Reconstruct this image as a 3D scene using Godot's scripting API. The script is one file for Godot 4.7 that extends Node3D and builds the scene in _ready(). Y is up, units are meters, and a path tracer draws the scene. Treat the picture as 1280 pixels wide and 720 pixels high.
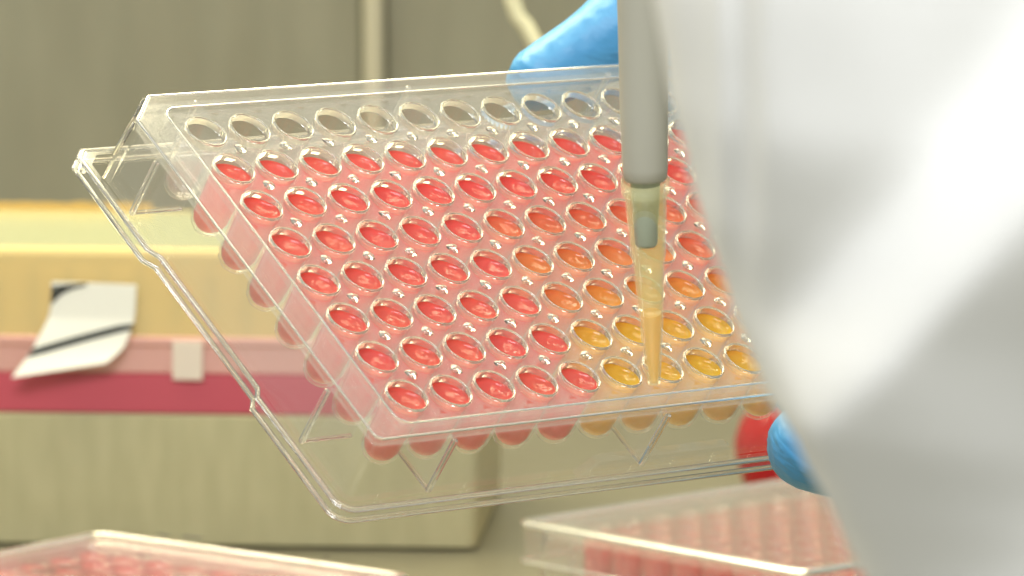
extends Node3D
# ---------------------------------------------------------------- helpers
const MM := 0.001

class Shape:
	# collects faces given counter-clockwise as seen from outside; smooth groups join by position
	var st := SurfaceTool.new()
	func _init() -> void:
		st.begin(Mesh.PRIMITIVE_TRIANGLES)
		st.set_smooth_group(-1)
	func group(g: int) -> void:
		st.set_smooth_group(g)
	func tri(a: Vector3, b: Vector3, c: Vector3) -> void:
		if a.is_equal_approx(b) or b.is_equal_approx(c) or a.is_equal_approx(c):
			return
		for v in [a, c, b]:
			st.set_uv(Vector2(v.x, v.z) * 10.0)
			st.add_vertex(v)
	func quad(a: Vector3, b: Vector3, c: Vector3, d: Vector3) -> void:
		tri(a, b, c)
		tri(a, c, d)
	func mesh() -> ArrayMesh:
		st.generate_normals()
		return st.commit()
	func box(lo: Vector3, hi: Vector3, bevel := 0.0, xf := Transform3D()) -> void:
		# a box with chamfered edges
		var c := (lo + hi) / 2.0
		var h := (hi - lo) / 2.0
		var b := minf(bevel, minf(h.x, minf(h.y, h.z)) * 0.45)
		var P := func(sx, sy, sz, ax): # corner pulled in on every axis but ax
			var e := Vector3(h.x - (b if ax != 0 else 0.0), h.y - (b if ax != 1 else 0.0), h.z - (b if ax != 2 else 0.0))
			return xf * (c + Vector3(e.x * sx, e.y * sy, e.z * sz))
		for s in [-1, 1]:
			var f := [[P.call(s, -1, -1, 0), P.call(s, 1, -1, 0), P.call(s, 1, 1, 0), P.call(s, -1, 1, 0)],
				[P.call(-1, s, -1, 1), P.call(-1, s, 1, 1), P.call(1, s, 1, 1), P.call(1, s, -1, 1)],
				[P.call(-1, -1, s, 2), P.call(1, -1, s, 2), P.call(1, 1, s, 2), P.call(-1, 1, s, 2)]]
			for q in f:
				if s > 0:
					quad(q[0], q[1], q[2], q[3])
				else:
					quad(q[3], q[2], q[1], q[0])
		if b <= 0.0:
			return
		for s in [-1, 1]:
			for t in [-1, 1]:
				var e1 := [P.call(s, t, -1, 0), P.call(s, t, -1, 1), P.call(s, t, 1, 1), P.call(s, t, 1, 0)]
				var e2 := [P.call(-1, s, t, 1), P.call(-1, s, t, 2), P.call(1, s, t, 2), P.call(1, s, t, 1)]
				var e3 := [P.call(s, -1, t, 2), P.call(s, -1, t, 0), P.call(s, 1, t, 0), P.call(s, 1, t, 2)]
				for e in [e1, e2, e3]:
					if s * t > 0:
						quad(e[3], e[2], e[1], e[0])
					else:
						quad(e[0], e[1], e[2], e[3])
				for r in [-1, 1]:
					if s * t * r > 0:
						tri(P.call(s, t, r, 0), P.call(s, t, r, 1), P.call(s, t, r, 2))
					else:
						tri(P.call(s, t, r, 2), P.call(s, t, r, 1), P.call(s, t, r, 0))
	func lathe(profile: Array, segs: int, crease := 0.6) -> void:
		# profile of Vector2(radius, height) walked so that the outside lies to its right when going up; turned round y
		var g := 0
		for k in profile.size() - 1:
			if k > 0:
				var d0: Vector2 = (profile[k] - profile[k - 1]).normalized()
				var d1: Vector2 = (profile[k + 1] - profile[k]).normalized()
				if d0.dot(d1) < crease:
					g += 1
			st.set_smooth_group(g)
			var p: Vector2 = profile[k]
			var q: Vector2 = profile[k + 1]
			for i in segs:
				var a := TAU * i / segs
				var b := TAU * ((i + 1) % segs) / segs
				var A := Vector3(cos(a), 0, -sin(a))
				var B := Vector3(cos(b), 0, -sin(b))
				quad(A * p.x + Vector3.UP * p.y, B * p.x + Vector3.UP * p.y, B * q.x + Vector3.UP * q.y, A * q.x + Vector3.UP * q.y)
	func loft(rings: Array, closed := true, creased := false) -> void:
		# rings of equal length, each counter-clockwise seen from above; the wall between ring k and k + 1 faces outward when k + 1 is above
		var n: int = rings[0].size()
		for k in rings.size() - (0 if closed else 1):
			if creased:
				st.set_smooth_group(k)
			var r: Array = rings[k]
			var s: Array = rings[(k + 1) % rings.size()]
			for i in n:
				var j := (i + 1) % n
				quad(r[i], r[j], s[j], s[i])
	func tube(path: Array, radii: Array, segs := 14) -> void:
		st.set_smooth_group(0)
		var rings := []
		var side := Vector3.ZERO
		for k in path.size():
			var d: Vector3 = (path[mini(k + 1, path.size() - 1)] - path[maxi(k - 1, 0)]).normalized()
			if side == Vector3.ZERO:
				side = d.cross(Vector3(0.3, 0.2, 0.93)).normalized()
			side = (side - d * side.dot(d)).normalized()
			var up := d.cross(side)
			var ring := []
			for i in segs:
				var a := TAU * i / segs
				ring.append(path[k] + (side * cos(a) + up * sin(a)) * radii[k])
			rings.append(ring)
		loft(rings, false)
		for e in [0, path.size() - 1]:
			for i in segs:
				var j := (i + 1) % segs
				if e == 0:
					tri(path[0], rings[0][j], rings[0][i])
				else:
					tri(path[e], rings[e][i], rings[e][j])
	func slab(g: Array, thick: Vector3) -> void:
		# a grid of points g[row][column], front side seen with rows going down and columns going right; thick points to its back
		var R := g.size()
		var C: int = g[0].size()
		for r in R - 1:
			for c in C - 1:
				st.set_smooth_group(0)
				quad(g[r + 1][c], g[r + 1][c + 1], g[r][c + 1], g[r][c])
				st.set_smooth_group(1)
				quad(g[r][c] + thick, g[r][c + 1] + thick, g[r + 1][c + 1] + thick, g[r + 1][c] + thick)
		st.set_smooth_group(-1)
		for c in C - 1:
			quad(g[0][c], g[0][c + 1], g[0][c + 1] + thick, g[0][c] + thick)
			quad(g[R - 1][c + 1], g[R - 1][c], g[R - 1][c] + thick, g[R - 1][c + 1] + thick)
		for r in R - 1:
			quad(g[r + 1][0], g[r][0], g[r][0] + thick, g[r + 1][0] + thick)
			quad(g[r][C - 1], g[r + 1][C - 1], g[r + 1][C - 1] + thick, g[r][C - 1] + thick)

var taken := {}
func numbered(called: String) -> String:
	var n: int = taken.get(called, 0)
	taken[called] = n + 1
	return called if n == 0 else "%s_%03d" % [called, n]

func tag(o: Node3D, label: String, category: String, group := "") -> Node3D:
	o.set_meta("label", label)
	o.set_meta("category", category)
	if group:
		o.set_meta("group", group)
	return o

func thing(called: String, label: String, category: String, at := Transform3D(), group := "") -> Node3D:
	var o := Node3D.new()
	o.name = numbered(called)
	o.transform = at
	add_child(o)
	return tag(o, label, category, group)

func part(called: String, m: Mesh, mat: Material, parent: Node, at := Transform3D()) -> MeshInstance3D:
	var o := MeshInstance3D.new()
	o.name = called
	o.mesh = m
	o.material_override = mat
	o.transform = at
	parent.add_child(o, true)
	return o

func structure(o: Node3D) -> Node3D:
	o.set_meta("kind", "structure")
	return o

func plain(c: Color, rough: float, metal := 0.0) -> StandardMaterial3D:
	var m := StandardMaterial3D.new()
	m.albedo_color = c.linear_to_srgb()
	m.roughness = rough
	m.metallic = metal
	return m

func pane(c: Color, milk: float, rough := 0.04) -> StandardMaterial3D:
	# clear moulded plastic; milk is the share that scatters
	var m := plain(c, rough)
	m.transparency = BaseMaterial3D.TRANSPARENCY_ALPHA
	m.albedo_color.a = milk
	return m

func fluid(c: Color, milk: float) -> StandardMaterial3D:
	var m := plain(c, 0.03)
	m.albedo_color.a = milk
	m.refraction_enabled = true
	m.refraction_scale = 0.033
	return m

var ripple := noise(0.012, 17, [Color.BLACK, Color.WHITE], false, 256)
func medium(c: Color, thick: float, glow := 0.95) -> StandardMaterial3D:
	# culture medium: dyed, lets light through
	var m := pane(c, thick, 0.05)
	m.heightmap_enabled = true
	m.heightmap_scale = 0.010
	m.heightmap_texture = ripple
	m.uv1_triplanar = true
	m.uv1_world_triplanar = true
	m.uv1_scale = Vector3(140, 140, 140)
	m.backlight_enabled = true
	m.backlight = Color(c.r * glow, c.g * glow, c.b * glow)
	return m

func solid(c: Color, milk: float) -> StandardMaterial3D:
	var m := plain(c, 0.02)
	m.albedo_color.a = milk
	m.refraction_enabled = true
	m.refraction_scale = 0.05
	return m

func noise(freq: float, seed_: int, ramp: Array, as_normal := false, size := 512) -> NoiseTexture2D:
	var n := FastNoiseLite.new()
	n.seed = seed_
	n.frequency = freq
	n.fractal_octaves = 4
	var t := NoiseTexture2D.new()
	t.width = size
	t.height = size
	t.seamless = true
	t.noise = n
	t.as_normal_map = as_normal
	if ramp:
		var g := Gradient.new()
		g.set_color(0, ramp[0])
		g.set_color(1, ramp[1])
		t.color_ramp = g
	return t

# ---------------------------------------------------------------- the 96 well plate, in millimetres: x along the twelve columns, z along the eight rows, y up, A1 at the origin, deck at y = 0
func outline(e: float, y: float, corner: float, chamfer: float, notch := 0.0) -> Array:
	var x0 := -14.38 + e
	var x1 := 113.38 - e
	var z0 := -11.24 + e
	var z1 := 74.24 - e
	return ring_of(x0, x1, z0, z1, y, corner, chamfer, notch)

func ring_of(x0: float, x1: float, z0: float, z1: float, y: float, corner: float, chamfer: float, notch := 0.0) -> Array:
	# counter-clockwise seen from above
	var out := []
	var centres := [[x0, z1, PI, 1.5 * PI, 1, -1, false], [x1, z1, 1.5 * PI, TAU, -1, -1, false], [x1, z0, 0.0, 0.5 * PI, -1, 1, true], [x0, z0, 0.5 * PI, PI, 1, 1, true]]
	for k in 4:
		var q: Array = centres[k]
		var r: float = chamfer if q[6] and chamfer > 0.0 else corner
		var c := Vector3(q[0] + q[4] * r, y, q[1] + q[5] * r)
		var p0 := c + Vector3(cos(q[2]), 0, -sin(q[2])) * r
		var p1 := c + Vector3(cos(q[3]), 0, -sin(q[3])) * r
		for i in 7:
			var t := i / 6.0
			if q[6] and chamfer > 0.0:
				out.append(p0.lerp(p1, t) * MM)
			else:
				var a: float = lerpf(q[2], q[3], t)
				out.append((c + Vector3(cos(a), 0, -sin(a)) * r) * MM)
	for s in [[13.0, 0.0], [15.0, 1.0], [46.0, 1.0], [48.0, 0.0]]:   # points for the recess in the left side's foot
		out.append(Vector3(x0 + notch * s[1], y, s[0]) * MM)
	return out

var plate_meshes := {}
func build_plate_meshes() -> void:
	const S := 28
	const HOLE := 3.55
	var deck := Shape.new()
	for r in 8:
		for c in 12:
			var o := Vector3(c * 9.0, 0, r * 9.0)
			for i in S:
				var p := []
				for a in [TAU * i / S, TAU * (i + 1) / S]:
					var d := Vector3(cos(a), 0, -sin(a))
					p.append([o + d * HOLE, o + d * (4.5 / maxf(absf(d.x), absf(d.z)))])
				for y in [0.0, -1.2]:
					var h := Vector3(0, y, 0)
					if y == 0.0:
						deck.quad(p[0][0] * MM + h * MM, p[0][1] * MM + h * MM, p[1][1] * MM + h * MM, p[1][0] * MM + h * MM)
					else:
						deck.quad(p[1][0] * MM + h * MM, p[1][1] * MM + h * MM, p[0][1] * MM + h * MM, p[0][0] * MM + h * MM)
	var studs := Shape.new()
	for r in 7:
		for c in 11:
			var o := Vector3(c * 9.0 + 4.3 + 0.4 * sin(c * 7.0 + r * 3.0), 0.02, r * 9.0 + 4.4)
			studs.group(r * 11 + c)
			for k in 3:
				for i in 14:
					var q := []
					for e in [[i, k], [i + 1, k], [i + 1, k + 1], [i, k + 1]]:
						var a: float = TAU * e[0] / 14.0
						var w: float = [1.25, 0.95, 0.5, 0.0][e[1]] * (0.85 + 0.12 * cos(3.0 * a + o.x * 3.0))
						q.append((o + Vector3(cos(a) * w, [0.0, 0.34, 0.5, 0.55][e[1]], -sin(a) * w)) * MM)
					studs.quad(q[0], q[1], q[2], q[3])
			for i in 14:
				var p := []
				for e in [i, i + 1]:
					var a: float = TAU * e / 14.0
					var w := 1.25 * (0.85 + 0.12 * cos(3.0 * a + o.x * 3.0))
					p.append((o + Vector3(cos(a) * w, 0, -sin(a) * w)) * MM)
				studs.tri(o * MM, p[1], p[0])
	plate_meshes.studs = studs.mesh()
	# the strips between the well field and the border
	for b in [[-5.4, 104.4, -5.3, -4.5], [-5.4, 104.4, 67.5, 68.9], [-5.4, -4.5, -4.5, 67.5], [103.5, 104.4, -4.5, 67.5]]:
		for y in [0.0, -1.2]:
			var q := [Vector3(b[0], y, b[2]) * MM, Vector3(b[0], y, b[3]) * MM, Vector3(b[1], y, b[3]) * MM, Vector3(b[1], y, b[2]) * MM]
			if y == 0.0:
				deck.quad(q[0], q[1], q[2], q[3])
			else:
				deck.quad(q[3], q[2], q[1], q[0])
	plate_meshes.deck = deck.mesh()
	# the raised border round the well field
	var ins := func(g: float, y: float) -> Array: return ring_of(-5.4 - g, 104.4 + g, -5.3 - g, 68.9 + g, y, 2.2 + g, 0.0)
	var border := Shape.new()
	border.loft([ins.call(0.0, 0.02), ins.call(0.0, -1.25), outline(2.5, -1.25, 1.3, 5.4), outline(2.15, 0.25, 1.6, 5.6), outline(2.35, 0.62, 1.5, 5.5), outline(2.75, 0.78, 1.3, 5.3), ins.call(0.75, 0.78), ins.call(0.35, 0.6)])
	plate_meshes.border = border.mesh()
	for k in 2:
		var line := Shape.new()   # the thick inner and outer edges of the border
		line.group(0)
		var turns := []
		for i in 6:
			var a := -TAU * i / 6.0
			if k == 0:
				turns.append(outline(2.32 - 0.22 * cos(a), 0.52 + 0.22 * sin(a), 1.6, 5.6))
			else:
				turns.append(ins.call(0.42 + 0.2 * cos(a), 0.66 + 0.2 * sin(a)))
		line.loft(turns)
		plate_meshes["border_edge_%d" % k] = line.mesh()
	# the wall from the deck down
	var skirt := Shape.new()
	skirt.loft([outline(3.3, -1.28, 1.0, 5.0), outline(2.9, -12.3, 1.2, 4.9), outline(1.7, -12.3, 2.0, 5.4), outline(2.1, -1.28, 1.6, 5.5)])
	plate_meshes.skirt = skirt.mesh()
	for k in 4:   # the bright upright edges of the cut corners
		var bar := Shape.new()
		var hi: Array = outline(2.05, -0.2, 1.6, 5.55)
		var lo_: Array = outline(1.65, -12.2, 2.0, 5.4)
		var n: int = [14, 20, 21, 27][k]
		bar.tube([hi[n], lo_[n]], [0.28 * MM, 0.28 * MM], 8)
		plate_meshes["skirt_edge_%d" % k] = bar.mesh()
	# the stepped foot
	var foot := Shape.new()
	foot.loft([outline(1.5, -12.35, 2.0, 2.2, 0.2), outline(1.3, -14.7, 2.2, 2.0, 0.9), outline(0.9, -14.95, 2.6, 2.0, 1.1), outline(0.35, -14.95, 3.0, 1.9, 1.3), outline(0.0, -14.7, 3.3, 1.8, 1.5), outline(0.0, -12.7, 3.3, 1.8, 1.5), outline(0.25, -12.4, 3.1, 2.0, 1.2), outline(0.8, -12.35, 2.7, 2.2, 0.7)])
	for y in [-12.55, -14.85]:   # the thick edges of the foot
		var n: float = 1.5 if y < -13.0 else 1.3
		var bead := Shape.new()
		bead.group(0)
		bead.loft([outline(0.62, y - 0.3, 3.0, 1.9, n), outline(0.2, y - 0.38, 3.2, 1.8, n), outline(-0.2, y - 0.22, 3.5, 1.8, n), outline(-0.28, y, 3.6, 1.7, n), outline(-0.2, y + 0.22, 3.5, 1.8, n), outline(0.2, y + 0.38, 3.2, 1.8, n), outline(0.62, y + 0.3, 3.0, 1.9, n)])
		plate_meshes["foot_edge_%d" % (1 if y < -13.0 else 0)] = bead.mesh()
	plate_meshes.foot = foot.mesh()
	var grip := Shape.new()   # the taller middle of the long side's foot
	var lo := [Vector3(34.5, -12.1, 0), Vector3(67.5, -12.1, 0), Vector3(66.2, -9.0, 0), Vector3(65.4, -8.6, 0), Vector3(38.0, -8.6, 0), Vector3(37.0, -9.0, 0)]
	var rings := []
	for z in [[72.1, 0.0], [73.5, 0.0], [73.9, 0.25]]:
		var ring := []
		for p in lo:
			var q: Vector3 = p
			q = q.lerp(Vector3(51, -10, 0), z[1] * 0.04)
			ring.append(Vector3(q.x, q.y, z[0]) * MM)
		rings.append(ring)
	grip.loft(rings, false)
	for i in range(1, 5):
		grip.tri(rings[2][0], rings[2][i], rings[2][i + 1])
		grip.tri(rings[0][0], rings[0][i + 1], rings[0][i])
	plate_meshes.grip = grip.mesh()
	for k in [["side_rib", Vector3(-0.3, -12.0, -4.7), Vector3(0.3, -1.3, 4.9)]]:
		var rib := Shape.new()
		rib.box(k[1] * MM, k[2] * MM, 0.15 * MM)
		plate_meshes[k[0]] = rib.mesh()
	for k in 2:
		var re := Shape.new()   # the thick edges of a rib, mirrored for the far sides
		var f := 1.0 - 2.0 * k
		var zs := [minf(4.95 * f, 5.75 * f), maxf(4.95 * f, 5.75 * f), minf(-4.7 * f, 4.93 * f), maxf(-4.7 * f, 4.93 * f)]
		re.box(Vector3(-0.5, -12.6, zs[0]) * MM, Vector3(0.5, -1.3, zs[1]) * MM, 0.2 * MM)
		re.box(Vector3(-0.35, -12.5, zs[2]) * MM, Vector3(0.35, -12.02, zs[3]) * MM, 0.15 * MM)
		plate_meshes["rib_edge_%d" % k] = re.mesh()
	# one well: tube, rim, medium
	var well := Shape.new()
	var prof := []
	for v in [[0, -13.5], [1.2, -13.3], [2.2, -12.65], [2.95, -11.6], [3.3, -10.2], [3.5, -1.02], [3.26, -1.02], [2.98, -10.1], [2.6, -11.3], [1.9, -12.15], [1.0, -12.6], [0, -12.75]]:
		prof.append(Vector2(v[0], v[1]) * MM)
	well.lathe(prof, S)
	plate_meshes.well = well.mesh()
	var rim := Shape.new()
	prof = []
	for v in [[3.27, -1.0], [3.5, -1.0], [3.52, 0.03], [3.68, 0.03], [3.6, 0.18], [3.55, 0.38], [3.47, 0.46], [3.38, 0.42], [3.32, 0.25], [3.29, 0.0], [3.27, -1.0]]:
		prof.append(Vector2(v[0], v[1]) * MM)
	rim.lathe(prof, S, -0.2)
	plate_meshes.rim = rim.mesh()
	for k in 2:
		var low: float = [0.0, -0.5][k]
		var med := Shape.new()
		med.group(0)
		var levels := []
		for v in [[0.02, -12.7, 0], [1.0, -12.55, 0], [1.87, -12.1, 0], [2.56, -11.25, 0], [2.94, -10.05, 0], [3.21, -0.55 + low, 1], [3.06, -0.85 + low, 1], [2.6, -1.15 + low, 1], [1.7, -1.42 + low, 1], [0.8, -1.56 + low, 1], [0.02, -1.6 + low, 1]]:
			var ring := []
			for i in S:
				var d: Vector3 = Vector3(cos(TAU * i / S), 0, -sin(TAU * i / S)) * v[0]
				ring.append((d + Vector3(0, v[1] + v[2] * d.z * 0.17, 0)) * MM)   # the surface settles towards the low side
			levels.append(ring)
		med.loft(levels.slice(0, 6), false)
		med.group(1)
		med.loft(levels.slice(5), false)
		plate_meshes["medium_%d" % k] = med.mesh()

func plate(called: String, label: String, at: Transform3D, mats: Dictionary, fill: Callable, group := "") -> Node3D:
	var t := thing(called, label, "well plate", at, group)
	part("deck", plate_meshes.deck, mats.deck, t)
	part("deck_studs", plate_meshes.studs, mats.rim, t).set_meta("kind", "stuff")
	part("border", plate_meshes.border, mats.border, t)
	for k in 2:
		part("border_edge", plate_meshes["border_edge_%d" % k], mats.rib, t)
	part("skirt", plate_meshes.skirt, mats.wall, t)
	for k in 4:
		part("skirt_edge", plate_meshes["skirt_edge_%d" % k], mats.rib, t)
	part("foot", plate_meshes.foot, mats.foot, t)
	part("foot_edge", plate_meshes.foot_edge_0, mats.edge, t)
	part("foot_edge", plate_meshes.foot_edge_1, mats.edge, t)
	part("grip", plate_meshes.grip, mats.grip, t)
	var turn := Basis(Vector3.UP, PI / 2)
	var places := []
	for z in [4.5, 58.5]:
		places.append([Transform3D(turn, Vector3(-6.9, 0, z) * MM), 1])
		places.append([Transform3D(turn, Vector3(105.9, 0, z) * MM), 0])
	for x in [4.5, 49.5, 94.5]:
		places.append([Transform3D(Basis(), Vector3(x, 0, 66.7) * MM), 0])
		places.append([Transform3D(Basis(), Vector3(x, 0, -3.7) * MM), 1])
	for p in places:
		var rib := part("rib", plate_meshes.side_rib, mats.wall, t, p[0])
		part("rib_edge", plate_meshes["rib_edge_%d" % p[1]], mats.rib, rib)
	for r in 8:
		for c in 12:
			var w := part("well", plate_meshes.well, mats.well, t, Transform3D(Basis(), Vector3(c * 9.0, 0, r * 9.0) * MM))
			part("rim", plate_meshes.rim, mats.rim, w)
			var m: Variant = fill.call(r, c)
			if m:
				part("medium", plate_meshes["medium_%d" % (1 if r == 1 else 0)], m, w)
	return t

func lid(label: String, at: Transform3D, mats: Dictionary, group := "") -> Node3D:
	# over a plate standing on the bench; its own origin is the plate's
	var t := thing("plate_lid", label, "lid", at, group)
	var top := Shape.new()
	top.group(0)
	var O := func(e: float, y: float, r: float) -> Array: return outline(e, y, r, 0.0)
	top.loft([O.call(0.4, -6.6, 3.4), O.call(0.2, -6.4, 3.4), O.call(0.35, 1.3, 3.4), O.call(0.6, 1.9, 3.2), O.call(1.3, 2.2, 2.8), O.call(3.4, 2.2, 2.0), O.call(3.9, 1.95, 1.8), O.call(3.9, 0.95, 1.8), O.call(1.7, 0.9, 2.4), O.call(1.3, 0.5, 2.4), O.call(1.2, -6.6, 2.4)], true, true)
	part("lid_rim", top.mesh(), mats.lid_edge, t)
	for k in 2:
		var line := Shape.new()
		line.group(0)
		var turns := []
		for i in 8:
			var a := -TAU * i / 8.0
			var q: float = [0.75, 0.32][k]
			turns.append(O.call([0.95, 0.45][k] - q * cos(a), [1.45, -6.55][k] + q * sin(a), 3.2))
		line.loft(turns)
		part("lid_edge", line.mesh(), mats.lid_line, t)
	var sheet := Shape.new()
	sheet.box(Vector3(-10.45, 0.98, -7.3) * MM, Vector3(109.45, 1.93, 70.3) * MM)
	part("lid_panel", sheet.mesh(), mats.lid, t)
	return t

# ---------------------------------------------------------------- gloved hand: tapered capsules joined by a smooth minimum, meshed as surface nets
func hand_mesh(bones: Array, cell: float, blend: float) -> ArrayMesh:
	var lo := Vector3.INF
	var hi := -Vector3.INF
	for b in bones:
		for k in 2:
			lo = lo.min(b[k] - Vector3.ONE * (b[2 + k] + 4.0))
			hi = hi.max(b[k] + Vector3.ONE * (b[2 + k] + 4.0))
	var n := Vector3i(((hi - lo) / cell).ceil()) + Vector3i.ONE
	var f := PackedFloat32Array()
	f.resize(n.x * n.y * n.z)
	f.fill(1e3)
	for b in bones:
		var A: Vector3 = b[0]
		var B: Vector3 = b[1]
		var ra: float = b[2]
		var rb: float = b[3]
		var R := maxf(ra, rb) + 6.0
		var l := Vector3i(((A.min(B) - Vector3.ONE * R - lo) / cell).floor()).clamp(Vector3i.ZERO, n - Vector3i.ONE)
		var h := Vector3i(((A.max(B) + Vector3.ONE * R - lo) / cell).ceil()).clamp(Vector3i.ZERO, n - Vector3i.ONE)
		var ab := B - A
		var len2 := ab.length_squared()
		for z in range(l.z, h.z + 1):
			for y in range(l.y, h.y + 1):
				for x in range(l.x, h.x + 1):
					var p := lo + Vector3(x, y, z) * cell
					var t := clampf((p - A).dot(ab) / len2, 0.0, 1.0)
					var d := p.distance_to(A + ab * t) - lerpf(ra, rb, t)
					var i := (z * n.y + y) * n.x + x
					var k := maxf(blend - absf(f[i] - d), 0.0) / blend
					f[i] = minf(f[i], d) - k * k * blend * 0.25
	var at := {}
	var verts := PackedVector3Array()
	for z in n.z - 1:
		for y in n.y - 1:
			for x in n.x - 1:
				var i := (z * n.y + y) * n.x + x
				var inside := 0
				for k in 8:
					if f[i + (k & 1) + ((k >> 1) & 1) * n.x + (k >> 2) * n.x * n.y] < 0.0:
						inside += 1
				if inside == 0 or inside == 8:
					continue
				var sum := Vector3.ZERO
				var cnt := 0
				for k in 8:
					for ax in 3:
						if k & (1 << ax):
							continue
						var j := k | (1 << ax)
						var f0 := f[i + (k & 1) + ((k >> 1) & 1) * n.x + (k >> 2) * n.x * n.y]
						var f1 := f[i + (j & 1) + ((j >> 1) & 1) * n.x + (j >> 2) * n.x * n.y]
						if (f0 < 0.0) != (f1 < 0.0):
							var t := f0 / (f0 - f1)
							sum += Vector3(k & 1, (k >> 1) & 1, k >> 2).lerp(Vector3(j & 1, (j >> 1) & 1, j >> 2), t)
							cnt += 1
				at[i] = verts.size()
				verts.append((lo + (Vector3(x, y, z) + sum / cnt) * cell) * MM)
	var s := Shape.new()
	s.group(0)
	var step := [1, n.x, n.x * n.y]
	for z in range(1, n.z - 1):
		for y in range(1, n.y - 1):
			for x in range(1, n.x - 1):
				var i := (z * n.y + y) * n.x + x
				for ax in 3:
					var a: bool = f[i] < 0.0
					var b: bool = f[i + step[ax]] < 0.0
					if a == b:
						continue
					var u: int = step[(ax + 1) % 3]
					var v: int = step[(ax + 2) % 3]
					if not (at.has(i) and at.has(i - u) and at.has(i - v) and at.has(i - u - v)):
						continue
					var q := [verts[at[i - u - v]], verts[at[i - v]], verts[at[i]], verts[at[i - u]]]
					if a:
						s.quad(q[0], q[1], q[2], q[3])
					else:
						s.quad(q[3], q[2], q[1], q[0])
	return s.mesh()

func _ready() -> void:
	# ------------------------------------------------------------ camera, light, exposure
	var cam := Camera3D.new()
	cam.name = "camera"
	var lens := CameraAttributesPhysical.new()
	lens.frustum_focal_length = 253.7
	lens.frustum_near = 0.05
	lens.frustum_far = 20.0
	lens.frustum_focus_distance = 0.985
	lens.exposure_aperture = 46.0
	cam.attributes = lens
	cam.position = Vector3(0, 0.234, 0)
	cam.rotation_degrees = Vector3(-7.5, 0, 0)
	add_child(cam)
	var world := WorldEnvironment.new()
	var env := Environment.new()
	env.background_mode = Environment.BG_COLOR
	env.background_color = Color(0.48, 0.48, 0.43).linear_to_srgb()
	env.tonemap_mode = Environment.TONE_MAPPER_LINEAR
	env.tonemap_exposure = 1.0
	env.sdfgi_enabled = true
	env.ssao_enabled = true
	env.ssil_enabled = true
	world.environment = env
	add_child(world)
	var lamp_at := Vector3(-0.27, 0.78, -1.45)
	var lamp_size := Vector2(1.02, 0.5)
	var lamp := AreaLight3D.new()
	lamp.name = "hood_lamp"
	lamp.area_size = lamp_size
	lamp.light_energy = 1.2
	lamp.light_color = Color(1.0, 0.955, 0.79)
	lamp.area_range = 6.0
	lamp.shadow_enabled = true
	lamp.position = lamp_at - Vector3(0, 0.006, 0)
	lamp.rotation_degrees = Vector3(-90, 0, 0)
	add_child(lamp)

	var room := AreaLight3D.new()
	room.name = "room_lamp"
	room.area_size = Vector2(1.2, 0.6)
	room.light_energy = 2.5
	room.light_color = Color(0.97, 0.98, 1.0)
	room.area_range = 8.0
	room.shadow_enabled = true
	room.transform = Transform3D(Basis(), Vector3(-0.2, 1.65, 0.25)).looking_at(Vector3(0.05, 0.15, -0.7), Vector3.UP)
	add_child(room)

	# ------------------------------------------------------------ materials
	var steel := plain(Color(0.27, 0.265, 0.205), 0.45, 0.5)
	steel.roughness_texture = noise(0.02, 3, [Color(0.75, 0.75, 0.75), Color(1, 1, 1)])
	steel.uv1_triplanar = true
	steel.uv1_scale = Vector3(5, 1.2, 5)
	steel.albedo_texture = noise(0.03, 8, [Color(0.95, 0.955, 0.955), Color(1, 1, 1)])
	var bench_steel := plain(Color(0.24, 0.225, 0.16), 0.38, 0.5)
	bench_steel.albedo_texture = noise(0.03, 5, [Color(0.85, 0.85, 0.85), Color(1, 1, 1)])
	bench_steel.uv1_triplanar = true
	bench_steel.uv1_scale = Vector3(3, 3, 60)
	var W := Color(0.93, 0.92, 0.86)
	# one clear polystyrene: frosted deck, polished thin walls, and solid where it is thick enough to bend light
	var sheet_plastic := pane(W, 0.08, 0.11)
	var thin_plastic := pane(W, 0.025, 0.05)
	var thick_plastic := solid(W, 0.10)
	var mats := {
		"deck": sheet_plastic, "border": sheet_plastic, "wall": thin_plastic, "foot": thin_plastic, "grip": thin_plastic, "well": thin_plastic,
		"edge": thick_plastic, "rib": thick_plastic, "rim": thick_plastic, "lid": thin_plastic, "lid_edge": thin_plastic, "lid_line": thick_plastic,
	}
	var far := mats.duplicate()   # the lidded plates: lids fogged on the inside
	far.rim = thin_plastic   # too far off to need solid rims
	far.deck = thin_plastic
	var deep_red := medium(Color(0.80, 0.08, 0.09), 0.85)
	var dull_pink := medium(Color(0.72, 0.27, 0.22), 0.7)
	var reds := []
	for k in 5:
		reds.append(medium(Color(0.93, 0.235 + 0.008 * k, 0.212 - 0.003 * k), 0.46))
	var oranges := [medium(Color(0.94, 0.38, 0.20), 0.42), medium(Color(0.94, 0.48, 0.17), 0.42), medium(Color(0.94, 0.57, 0.13), 0.42)]
	var ambers := [medium(Color(0.94, 0.74, 0.10), 0.42), medium(Color(0.93, 0.71, 0.12), 0.42)]

	# ------------------------------------------------------------ the hood: bench, back wall, lamp
	var bench_shape := Shape.new()
	bench_shape.box(Vector3(-0.9, -0.03, -1.70), Vector3(0.9, 0.0, -0.72), 0.002)
	var bench := part("work_surface", bench_shape.mesh(), bench_steel, self)
	structure(bench)
	var wall := Node3D.new()
	wall.name = "back_wall"
	add_child(wall)
	structure(wall)
	for s in [[-0.9, -0.0409, 0.0], [-0.0352, 0.9, 0.001]]:
		var ps := Shape.new()
		ps.box(Vector3(s[0], 0.0, -1.693), Vector3(s[1], 0.86, -1.673 + s[2]), 0.0015)
		part("panel", ps.mesh(), steel, wall)
	var seam := Shape.new()
	seam.box(Vector3(-0.04085, 0.0, -1.69), Vector3(-0.03525, 0.86, -1.667), 0.002)
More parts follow.
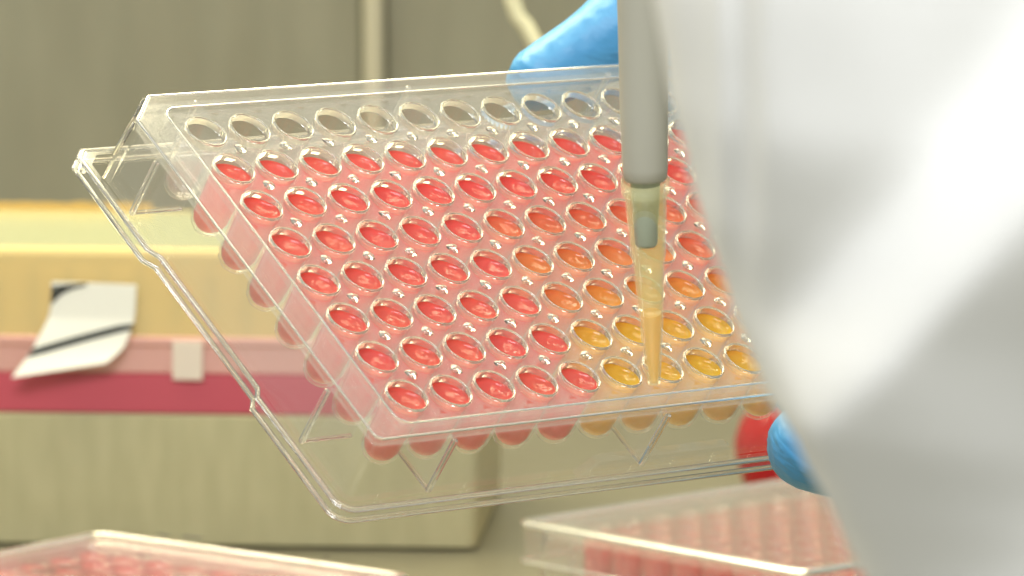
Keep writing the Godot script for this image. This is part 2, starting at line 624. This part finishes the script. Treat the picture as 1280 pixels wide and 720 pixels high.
	part("seam_strip", seam.mesh(), plain(Color(0.46, 0.44, 0.34), 0.35, 0.4), wall)

	var fitting := thing("hood_light", "long white lamp fitting with glowing diffuser above the work surface", "lamp", Transform3D(Basis(), lamp_at))
	var glow := plain(Color(0.8, 0.8, 0.75), 0.5)
	glow.emission_enabled = true
	glow.emission = Color(1.0, 0.955, 0.79)
	glow.emission_energy_multiplier = 6.0
	var gs := Shape.new()
	gs.box(Vector3(-lamp_size.x / 2, 0.0, -lamp_size.y / 2), Vector3(lamp_size.x / 2, 0.012, lamp_size.y / 2), 0.003)
	part("diffuser_lamp", gs.mesh(), glow, fitting)
	var hs := Shape.new()
	hs.box(Vector3(-lamp_size.x / 2 - 0.02, 0.014, -lamp_size.y / 2 - 0.02), Vector3(lamp_size.x / 2 + 0.02, 0.07, lamp_size.y / 2 + 0.02), 0.004)
	part("housing", hs.mesh(), plain(Color(0.7, 0.7, 0.68), 0.4), fitting)

	var panel := thing("room_light", "square white ceiling light panel high up, outside the picture", "lamp", room.transform.translated_local(Vector3(0, 0, 0.004)))
	var pg := plain(Color(0.8, 0.8, 0.78), 0.5)
	pg.emission_enabled = true
	pg.emission = Color(0.97, 0.98, 1.0)
	pg.emission_energy_multiplier = 6.0
	var pl := Shape.new()
	pl.box(Vector3(-0.6, -0.3, 0.0), Vector3(0.6, 0.3, 0.01), 0.002)
	part("panel_lamp", pl.mesh(), pg, panel)
	var pf := Shape.new()
	pf.box(Vector3(-0.63, -0.33, 0.012), Vector3(0.63, 0.33, 0.06), 0.004)
	part("frame", pf.mesh(), plain(Color(0.7, 0.7, 0.68), 0.4), panel)

	# ------------------------------------------------------------ the held plate
	build_plate_meshes()
	var held := Transform3D(Basis(Vector3(0.75513, -0.01247, -0.65545), Vector3(0.39504, 0.80656, 0.43977), Vector3(0.52318, -0.59101, 0.61399)), Vector3(-0.049376, 0.130577, -0.977587))
	held.basis = held.basis.orthonormalized()
	var rng := RandomNumberGenerator.new()
	rng.seed = 7
	plate("well_plate", "clear 96 well plate held tilted, red wells turning amber at one corner", held, mats,
		func(r: int, c: int) -> Variant:
			if r == 0:
				return null
			if c < 5 or r < 3:
				return reds[rng.randi() % 5]
			if r == 3: return oranges[0]
			if r == 4: return oranges[0 if c > 8 else 1]
			if r == 5: return oranges[2 if c > 5 else 1]
			return ambers[(r + c) % 2])

	# ------------------------------------------------------------ the hand that holds it, laid out in the plate's own millimetres
	var glove := plain(Color(0.075, 0.33, 0.64), 0.45)
	glove.heightmap_enabled = true
	glove.heightmap_scale = 0.12
	glove.heightmap_texture = noise(0.012, 21, [Color.BLACK, Color.WHITE])
	glove.uv1_triplanar = true
	glove.uv1_scale = Vector3(9, 22, 9)
	glove.rim_enabled = true
	glove.rim = 0.3
	var wrist := Vector3(205, -55, 45)
	var bones := [
		[wrist + Vector3(70, -20, 5), wrist, 29.0, 25.0],
		[wrist, Vector3(152, -34, 8), 22.0, 13.0], [wrist, Vector3(156, -44, 26), 22.0, 13.5], [wrist, Vector3(158, -50, 46), 22.0, 13.0], [wrist, Vector3(160, -52, 64), 22.0, 12.0],
		[Vector3(152, -34, 8), Vector3(158, -50, 46), 12.0, 12.0], [Vector3(175, -42, 24), Vector3(172, -48, 60), 17.0, 16.0],
		[Vector3(152, -34, 8), Vector3(133, -4, -17), 11.5, 9.6], [Vector3(133, -4, -17), Vector3(110, 0.2, -20.6), 9.6, 8.2], [Vector3(110, 0.2, -20.6), Vector3(90.4, -10.9, -19.0), 8.1, 5.8],
		[Vector3(156, -44, 26), Vector3(142, -40, 2), 12.0, 9.4], [Vector3(142, -40, 2), Vector3(133, -22, -12), 9.2, 8.3], [Vector3(133, -22, -12), Vector3(127, -10, -20), 8.2, 7.2],
		[Vector3(158, -50, 46), Vector3(146, -46, 22), 11.5, 9.2], [Vector3(146, -46, 22), Vector3(138, -30, 14), 9.0, 8.2], [Vector3(138, -30, 14), Vector3(129, -18, 12), 8.0, 7.2],
		[Vector3(160, -52, 64), Vector3(150, -44, 46), 10.5, 8.4], [Vector3(150, -44, 46), Vector3(141, -30, 38), 8.2, 7.4], [Vector3(141, -30, 38), Vector3(131, -20, 36), 7.2, 6.6],
		[wrist + Vector3(-14, 4, 10), Vector3(150, -28, 80), 19.0, 13.0], [Vector3(150, -24, 80), Vector3(112, -10, 86), 12.0, 9.4], [Vector3(112, -10, 86), Vector3(73.5, -1.5, 82.4), 9.2, 7.5],
	]
	var hand := part("gloved_hand", hand_mesh(bones, 2.2, 5.0), glove, self, held)
	tag(hand, "hand in a blue nitrile glove gripping the tilted plate between finger and thumb", "hand")

	# ------------------------------------------------------------ the pipette
	var tip_end := Vector3(0.02235, 0.09435, -0.9470)
	var tip_top := Vector3(0.0206, 0.1267, -0.9351)
	var axis := (tip_top - tip_end).normalized()
	var bx := axis.cross(Vector3(0, 0, 1)).normalized()
	var along := Transform3D(Basis(bx, axis, bx.cross(axis)), tip_end)
	var L := tip_top.distance_to(tip_end)
	var tip := thing("pipette_tip", "translucent yellow pipette tip with amber liquid, its point in an amber well", "pipette tip", along)
	var ts := Shape.new()
	var prof := []
	for v in [[0.7, 0.0], [1.0, 0.0], [1.75, 0.25 * L / MM], [2.45, 0.62 * L / MM], [2.75, 0.66 * L / MM], [3.3, 0.97 * L / MM], [3.75, 0.975 * L / MM], [3.8, 1.03 * L / MM], [3.55, 1.04 * L / MM], [3.1, 1.0 * L / MM], [2.5, 0.66 * L / MM], [2.15, 0.62 * L / MM], [1.45, 0.25 * L / MM], [0.7, 0.0]]:
		prof.append(Vector2(v[0], v[1]) * MM)
	ts.lathe(prof, 32)
	part("tip_wall", ts.mesh(), pane(Color(0.93, 0.88, 0.46), 0.24, 0.08), tip)
	var ls := Shape.new()
	prof = []
	for v in [[0.0, 0.3], [0.66, 0.3], [1.4, 0.25 * L / MM], [1.62, 0.36 * L / MM], [1.1, 0.352 * L / MM], [0, 0.35 * L / MM]]:
		prof.append(Vector2(v[0], v[1]) * MM)
	ls.lathe(prof, 24)
	part("liquid", ls.mesh(), medium(Color(0.94, 0.74, 0.26), 0.36), tip)

	var up_axis := (Vector3(0.0200, 0.1554, -0.9330) - tip_top).normalized()
	var px_ := up_axis.cross(Vector3(0, 0, 1)).normalized()
	var pip := thing("pipette", "grey shaft of a pipette in front of the plate, yellow tip on its end", "pipette", Transform3D(Basis(px_, up_axis, px_.cross(up_axis)), tip_top))
	var ss := Shape.new()
	prof = []
	for v in [[0, 0.9], [3.0, 0.9], [3.35, 1.4], [3.55, 3.0], [3.7, 12.0], [3.95, 40.0], [4.0, 60.0], [0, 60.0]]:
		prof.append(Vector2(v[0], v[1]) * MM)
	ss.lathe(prof, 40)
	part("shaft", ss.mesh(), plain(Color(0.44, 0.43, 0.36), 0.5), pip)
	var ns := Shape.new()
	prof = []
	for v in [[0, -9.5], [1.35, -9.5], [1.75, -9.0], [2.35, 0.88], [0, 0.88]]:
		prof.append(Vector2(v[0], v[1]) * MM)
	ns.lathe(prof, 32)
	part("nozzle", ns.mesh(), plain(Color(0.42, 0.47, 0.37), 0.4), pip)
	var body := Shape.new()
	prof = []
	for v in [[0, 60.02], [4.0, 60.02], [7.0, 66.0], [11.0, 78.0], [13.0, 110.0], [13.5, 190.0], [11.0, 200.0], [0, 202.0]]:
		prof.append(Vector2(v[0], v[1]) * MM)
	body.lathe(prof, 40)
	part("barrel", body.mesh(), plain(Color(0.45, 0.46, 0.44), 0.4), pip)

	# ------------------------------------------------------------ the white sleeve near the lens
	var coat := plain(Color(0.87, 0.865, 0.83), 0.85)
	coat.rim_enabled = true
	coat.rim = 0.4
	coat.heightmap_enabled = true
	coat.heightmap_scale = 0.02
	coat.heightmap_texture = noise(0.2, 31, [Color.BLACK, Color.WHITE])
	coat.uv1_triplanar = true
	coat.uv1_scale = Vector3(30, 30, 30)
	var edge := [[0.300, 0.0110], [0.260, 0.0118], [0.2148, 0.0143], [0.2031, 0.0162], [0.1922, 0.0189], [0.1812, 0.0225], [0.1734, 0.0256], [0.1664, 0.0296], [0.1586, 0.0335], [0.130, 0.050], [0.090, 0.068]]
	var rings := []
	var wrinkle := FastNoiseLite.new()
	wrinkle.seed = 4
	wrinkle.frequency = 1.0
	wrinkle.fractal_octaves = 2
	const ROWS := 120
	const ROUND := 180
	for k in ROWS:
		var y := lerpf(0.10, 0.29, k / float(ROWS - 1))
		var xl := 0.0
		for j in edge.size() - 1:
			if y <= edge[j][0] and y >= edge[j + 1][0]:
				xl = lerpf(edge[j + 1][1], edge[j][1], smoothstep(edge[j + 1][0], edge[j][0], y) * 0.3 + 0.7 * inverse_lerp(edge[j + 1][0], edge[j][0], y))
		var ring := []
		for i in ROUND:
			var a := TAU * i / ROUND
			var ca := cos(a)
			var sa := sin(a)
			# seen from above, counter-clockwise from +x; a flattened round arm
			var x := xl + 0.062 + signf(ca) * pow(absf(ca), 0.62) * 0.062
			var z := -0.63 - signf(sa) * pow(absf(sa), 0.7) * 0.046
			if sa < 0.0:
				# folds of the front, in millimetres; u to the right, v down
				var u := (x - 0.0140) / 0.0000788 + 820.0
				var v := (0.2148 - y) / 0.0000782
				var f := 0.0
				f += 6.0 * smoothstep(925.0, 962.0, u + (v - 200.0) * -0.03) * (1.0 - smoothstep(150.0, 470.0, v))
				f += 2.6 * exp(-pow((u - 905.0 - 0.02 * v) / 16.0, 2.0)) * (1.0 - smoothstep(250.0, 420.0, v))
				var s1 := (v - (450.0 + (u - 960.0) * -1.31)) / 1.65   # below the upper fold line
				var s2 := (v - (520.0 + (u - 960.0) * -0.84)) / 1.30   # below the lower one
				f += 15.0 * smoothstep(-20.0, 110.0, s1) - 7.0 * smoothstep(-30.0, 60.0, -s1) * 0.25
				f -= 7.5 * smoothstep(0.0, 330.0, s2)
				f += 1.3 * wrinkle.get_noise_3d(x * 42.0, y * 22.0, 0.0)
				z += f * MM * clampf(-sa * 2.5, 0.0, 1.0)
			else:
				z += 2.0 * MM * wrinkle.get_noise_3d(x * 40.0, y * 20.0, 5.0)
			ring.append(Vector3(x, y, z))
		rings.append(ring)
	var cs := Shape.new()
	cs.group(0)
	cs.loft(rings, false)
	cs.group(-1)
	for i in ROUND:
		var j := (i + 1) % ROUND
		cs.tri(Vector3(rings[0][0].x - 0.05, 0.10, -0.63), rings[0][j], rings[0][i])
		cs.tri(Vector3(rings[ROWS - 1][0].x - 0.05, 0.29, -0.63), rings[ROWS - 1][i], rings[ROWS - 1][j])
	var sleeve := part("lab_coat_sleeve", cs.mesh(), coat, self, Transform3D(Basis(), Vector3(0, -0.031, 0)))
	tag(sleeve, "white lab coat sleeve with soft folds, close to the lens beside the pipette", "lab coat")

	# ------------------------------------------------------------ two lidded plates lying on the bench
	var a1 := deg_to_rad(47.0)
	var e1 := Vector3(cos(a1), 0, sin(a1))      # along the short side
	var e2 := Vector3(sin(a1), 0, -cos(a1))     # along the long side, away
	var b1 := Basis(-e2, Vector3.UP, -e1)       # plate x towards us along the long side
	b1 = Basis(e2, Vector3.UP, e1)
	var corner := Vector3(0.0002, 0.01437, -1.2749)
	var t1 := Transform3D(b1, corner - b1 * Vector3(-14.38, 0, -11.24) * MM)
	var red_plate := plate("well_plate", "clear lidded plate on the bench at right, red wells up to its edge", t1, far,
		func(_r: int, _c: int) -> Variant: return deep_red)
	lid("clear lid with bright edge on the red welled plate beside the sleeve", t1, far)
	var a2 := deg_to_rad(38.0)
	var g1 := Vector3(cos(a2), 0, sin(a2))
	var g2 := Vector3(-sin(a2), 0, cos(a2))
	var b2 := Basis(g2, Vector3.UP, -g1)
	var apex := Vector3(-0.0866, 0.01437, -1.2625)
	var t2 := Transform3D(b2, apex - b2 * Vector3(-14.38, 0, 74.24) * MM)
	plate("well_plate", "pinkish plate under a marked lid at the lower left corner of the photo", t2, far,
		func(_r: int, _c: int) -> Variant: return dull_pink)
	var lid2 := lid("clear lid with black pen marks on the plate before the tip box", t2, far)
	var ink := plain(Color(0.03, 0.03, 0.03), 0.6)
	for s in [[-0.0845, -1.4313, -0.0815, -1.4285, 0.7], [-0.0785, -1.4285, -0.0735, -1.4253, 0.9], [-0.088, -1.4040, -0.0842, -1.4026, 0.5], [-0.105, -1.3900, -0.1000, -1.3888, 0.6], [-0.1105, -1.3835, -0.1050, -1.3829, 0.6], [-0.0599, -1.3821, -0.0443, -1.3958, 0.25], [-0.0437, -1.4004, -0.0428, -1.3996, 0.6]]:
		var p := t2.affine_inverse() * (Vector3(s[0], 0, s[1]) * 0.878)
		var q := t2.affine_inverse() * (Vector3(s[2], 0, s[3]) * 0.878)
		var d := Vector3(q.x - p.x, 0, q.z - p.z)
		var ms := Shape.new()
		ms.box(Vector3(0, 0, -s[4] * MM), Vector3(d.length(), 0.00006, s[4] * MM))
		part("pen_mark", ms.mesh(), ink, lid2, Transform3D(Basis(Vector3.UP, atan2(-d.z, d.x)), Vector3(p.x, 0.00222 if absf(p.z * 1000.0) > 69.0 or p.x < -0.0105 else 0.00196, p.z)))

	# ------------------------------------------------------------ the tip box behind
	var F := -1.5056
	var X0 := -0.1884
	var X1 := -0.0084
	var Bk := -1.590
	var at_box := Transform3D(Basis(Vector3.UP, deg_to_rad(-4.0)) * 0.883, Vector3(-0.0074, 0, -1.3295))   # its near right corner
	var box := thing("tip_box", "box of yellow pipette tips with red tray on a beige base", "tip box", at_box * Transform3D(Basis(), Vector3((X0 + X1) / 2 - X1, 0, (F + Bk) / 2 - F)))
	var hx := (X1 - X0) / 2
	var hz := (F - Bk) / 2
	var base_s := Shape.new()
	var rr := func(e: float, y: float, r: float) -> Array:
		var o := []
		for q in [[-1, 1, PI], [1, 1, 1.5 * PI], [1, -1, 0.0], [-1, -1, 0.5 * PI]]:
			for i in 6:
				var a: float = q[2] + PI / 2 * i / 5.0
				o.append(Vector3(q[0] * (hx - e - r) + cos(a) * r, y, q[1] * (hz - e - r) - sin(a) * r))
		return o
	base_s.group(0)
	base_s.loft([rr.call(2.5e-3, 0.0003, 2e-3), rr.call(0.6e-3, 0.001, 3e-3), rr.call(0.2e-3, 0.012, 3e-3), rr.call(0.0, 0.03350, 3e-3), rr.call(0.8e-3, 0.03400, 3e-3), rr.call(3e-3, 0.03400, 2e-3), rr.call(3.2e-3, 0.004, 2e-3)], false, true)
	var base_m := plain(Color(0.47, 0.43, 0.245), 0.5)
	base_m.albedo_texture = noise(0.02, 12, [Color(0.93, 0.93, 0.92), Color(1, 1, 1)])
	base_m.uv1_triplanar = true
	base_m.uv1_scale = Vector3(14, 3, 14)
	part("base", base_s.mesh(), base_m, box)
	var tray_s := Shape.new()
	tray_s.group(0)
	tray_s.loft([rr.call(1.2e-3, 0.03410, 3e-3), rr.call(0.3e-3, 0.03450, 3e-3), rr.call(0.3e-3, 0.04390, 3e-3), rr.call(1.0e-3, 0.04430, 3e-3), rr.call(20e-3, 0.04430, 3e-3)], false, true)
	part("tray", tray_s.mesh(), plain(Color(0.48, 0.07270, 0.10), 0.4), box)
	var band_s := Shape.new()
	band_s.group(0)
	band_s.loft([rr.call(0.9e-3, 0.04432, 3e-3), rr.call(0.4e-3, 0.04470, 3e-3), rr.call(0.2e-3, 0.05120, 3e-3), rr.call(-0.5e-3, 0.05170, 3e-3), rr.call(-0.5e-3, 0.05330, 3e-3), rr.call(0.5e-3, 0.05370, 3e-3), rr.call(1.6e-3, 0.05370, 2e-3), rr.call(1.6e-3, 0.04450, 2e-3)], true, true)
	part("collar", band_s.mesh(), pane(Color(0.80, 0.45, 0.38), 0.72, 0.2), box)
	var lid_s := Shape.new()
	lid_s.group(0)
	lid_s.loft([rr.call(0.6e-3, 0.05375, 3e-3), rr.call(0.9e-3, 0.07420, 3e-3), rr.call(1.2e-3, 0.07530, 3e-3), rr.call(2.2e-3, 0.07580, 3e-3), rr.call(5e-3, 0.07580, 3e-3), rr.call(5e-3, 0.07460, 3e-3), rr.call(2.6e-3, 0.07450, 3e-3), rr.call(2.0e-3, 0.07350, 3e-3), rr.call(1.8e-3, 0.05375, 3e-3)], true, true)
	part("lid_wall", lid_s.mesh(), pane(Color(0.90, 0.72, 0.32), 0.48, 0.2), box)
	var top_s := Shape.new()
	top_s.box(Vector3(-hx + 0.005, 0.07460, -hz + 0.005), Vector3(hx - 0.005, 0.07560, hz - 0.005))
	part("lid_top", top_s.mesh(), pane(Color(0.42, 0.44, 0.26), 0.7, 0.2), box)
	var tip_s := Shape.new()
	prof = []
	for v in [[0, 44.4], [2.6, 44.4], [3.4, 47.7], [3.7, 67.7], [4.1, 68.2], [4.1, 70.7], [3.2, 70.7], [3.0, 57.7], [0, 57.7]]:
		prof.append(Vector2(v[0], v[1]) * MM)
	tip_s.lathe(prof, 14)
	var tip_mesh := tip_s.mesh()
	var tip_m := plain(Color(0.92, 0.58, 0.12), 0.35)
	tip_m.backlight_enabled = true
	tip_m.backlight = Color(0.5, 0.4, 0.1)
	for r in 4:
		for c in 19:
			part("tip", tip_mesh, tip_m, box, Transform3D(Basis(), Vector3(-hx + 0.0085 + c * 0.009, 0, hz - 0.0085 - r * 0.009)))
	# brown paper tape along the lid's far edge
	var strip := []
	for r in 2:
		var row := []
		for c in 40:
			var x := -hx + 0.001 + c / 39.0 * 0.0868
			row.append(Vector3(x, 0.07590 + (0.0019 + 0.0005 * wrinkle.get_noise_2d(x * 260.0, 3.0)) * (1 - r), -hz + 0.004))
		strip.append(row)
	var strip_s := Shape.new()
	strip_s.slab(strip, Vector3(0, 0, -0.0006))
	part("tape_edge", strip_s.mesh(), plain(Color(0.55, 0.36, 0.10), 0.7), box)

	# white label tape, stuck on the lid's front at its top and curling away below
	var Lx := [[78, 342], [77, 362], [76, 380], [70, 395], [52, 430], [30, 460]]
	var Rx := [[182, 345], [181, 363], [180, 382], [178, 395], [166, 424], [146, 441]]
	var on_tape := func(u: float, v: float, lift: float) -> Vector3:
		var k := clampi(int(v * 5.0), 0, 4)
		var t := v * 5.0 - k
		var x: float = lerpf(lerpf(Lx[k][0], Lx[k + 1][0], t), lerpf(Rx[k][0], Rx[k + 1][0], t), u)
		var y: float = lerpf(lerpf(Lx[k][1], Lx[k + 1][1], t), lerpf(Rx[k][1], Rx[k + 1][1], t), u)
		var curl := 0.0036 * pow(maxf(0.0, v - 0.5) * 2.0, 1.4) * (1.0 - 0.3 * u)
		return Vector3((x - 640.0) * 0.0002055 - X1, 0.0757 - (y - 302.0) * 0.000203, 0.0012 + curl + lift)
	var tape_grid := func(u0: float, u1: float, v0: float, v1: float, dv: float, lift: float) -> Array:
		var g := []
		for r in 15:
			var row := []
			for c in 13:
				var u := lerpf(u0, u1, c / 12.0)
				row.append(on_tape.call(u, clampf(lerpf(v0, v1, r / 14.0) + dv * c / 12.0, 0.0, 1.0), lift))
			g.append(row)
		return g
	var tape := thing("label_tape", "white label tape with black pen lines curling off the tip box", "tape", at_box)
	var tape_s := Shape.new()
	tape_s.slab(tape_grid.call(0.0, 1.0, 0.0, 1.0, 0.0, 0.0), Vector3(0, 0, -0.0003))
	var paper := plain(Color(0.84, 0.83, 0.72), 0.7)
	paper.backlight_enabled = true
	paper.backlight = Color(0.25, 0.22, 0.15)
	part("tape", tape_s.mesh(), paper, tape)
	for m in [[0.0, 1.0, 0.77, 0.838, -0.20], [0.0, 0.42, 0.055, 0.085, -0.05], [0.0, 0.38, 0.10, 0.135, -0.085], [0.0, 0.33, 0.14, 0.18, -0.12], [0.0, 0.26, 0.185, 0.22, -0.14], [0.0, 0.19, 0.22, 0.255, -0.15], [0.0, 0.11, 0.26, 0.30, -0.13]]:
		var mk := Shape.new()
		mk.slab(tape_grid.call(m[0] + 0.002, m[1] - 0.002, m[2], m[3], m[4], 0.00012), Vector3(0, 0, -0.0001))
		part("pen_line", mk.mesh(), plain(Color(0.025, 0.03, 0.025), 0.6), tape)
	var tab := Shape.new()
	tab.box(Vector3(-0.0768, 0.0430, 0.0006), Vector3(-0.0692, 0.0528, 0.0011), 0.0002)
	tag(part("tape_tab", tab.mesh(), pane(Color(0.86, 0.76, 0.62), 0.7, 0.2), self, at_box), "small pale tape tab over the red tray of the tip box", "tape")

	# ------------------------------------------------------------ a red vial, and a hose behind
	var vial := thing("red_vial", "small vial of bright red liquid half hidden by the gloved thumb", "vial", Transform3D(Basis() * 0.883, Vector3(0.0640, 0.0, -1.417)))
	var vs := Shape.new()
	prof = []
	for v in [[0, 0.2], [9.8, 0.2], [10.6, 0.9], [11.6, 4.0], [13.2, 9.0], [13.2, 13.0], [11.6, 18.0], [8.6, 22.0], [7.0, 24.0], [7.0, 27.0], [0, 27.0]]:
		prof.append(Vector2(v[0], v[1]) * MM)
	vs.lathe(prof, 40)
	part("red_liquid", vs.mesh(), fluid(Color(0.62, 0.02, 0.03), 0.45), vial)
	var vcap := Shape.new()
	prof = []
	for v in [[0, 27.02], [8.4, 27.02], [8.6, 27.6], [8.6, 31.0], [8.0, 31.8], [0, 31.8]]:
		prof.append(Vector2(v[0], v[1]) * MM)
	vcap.lathe(prof, 32)
	part("cap", vcap.mesh(), plain(Color(0.7, 0.7, 0.66), 0.4), vial)

	var curve := Curve3D.new()
	for p in [[-0.006, 0.30], [-0.002, 0.16], [0.000, 0.1211], [0.0028, 0.1162], [0.0063, 0.1095], [0.0112, 0.1037], [0.0185, 0.1046], [0.0244, 0.114], [0.0276, 0.1211], [0.034, 0.16], [0.040, 0.30]]:
		curve.add_point(Vector3(p[0] * 0.883, 0.234 + (p[1] - 0.265) * 0.883, -1.514))
	var pts := []
	var rad := []
	var n := 90
	for i in n:
		pts.append(curve.sample_baked(curve.get_baked_length() * i / (n - 1.0), true))
		rad.append(0.0019)
	var hose_s := Shape.new()
	hose_s.tube(pts, rad)
	var hose := part("hose", hose_s.mesh(), plain(Color(0.68, 0.66, 0.46), 0.4), self)
	tag(hose, "pale yellowish loop of hose hanging at the back above the blue fingertip", "hose")
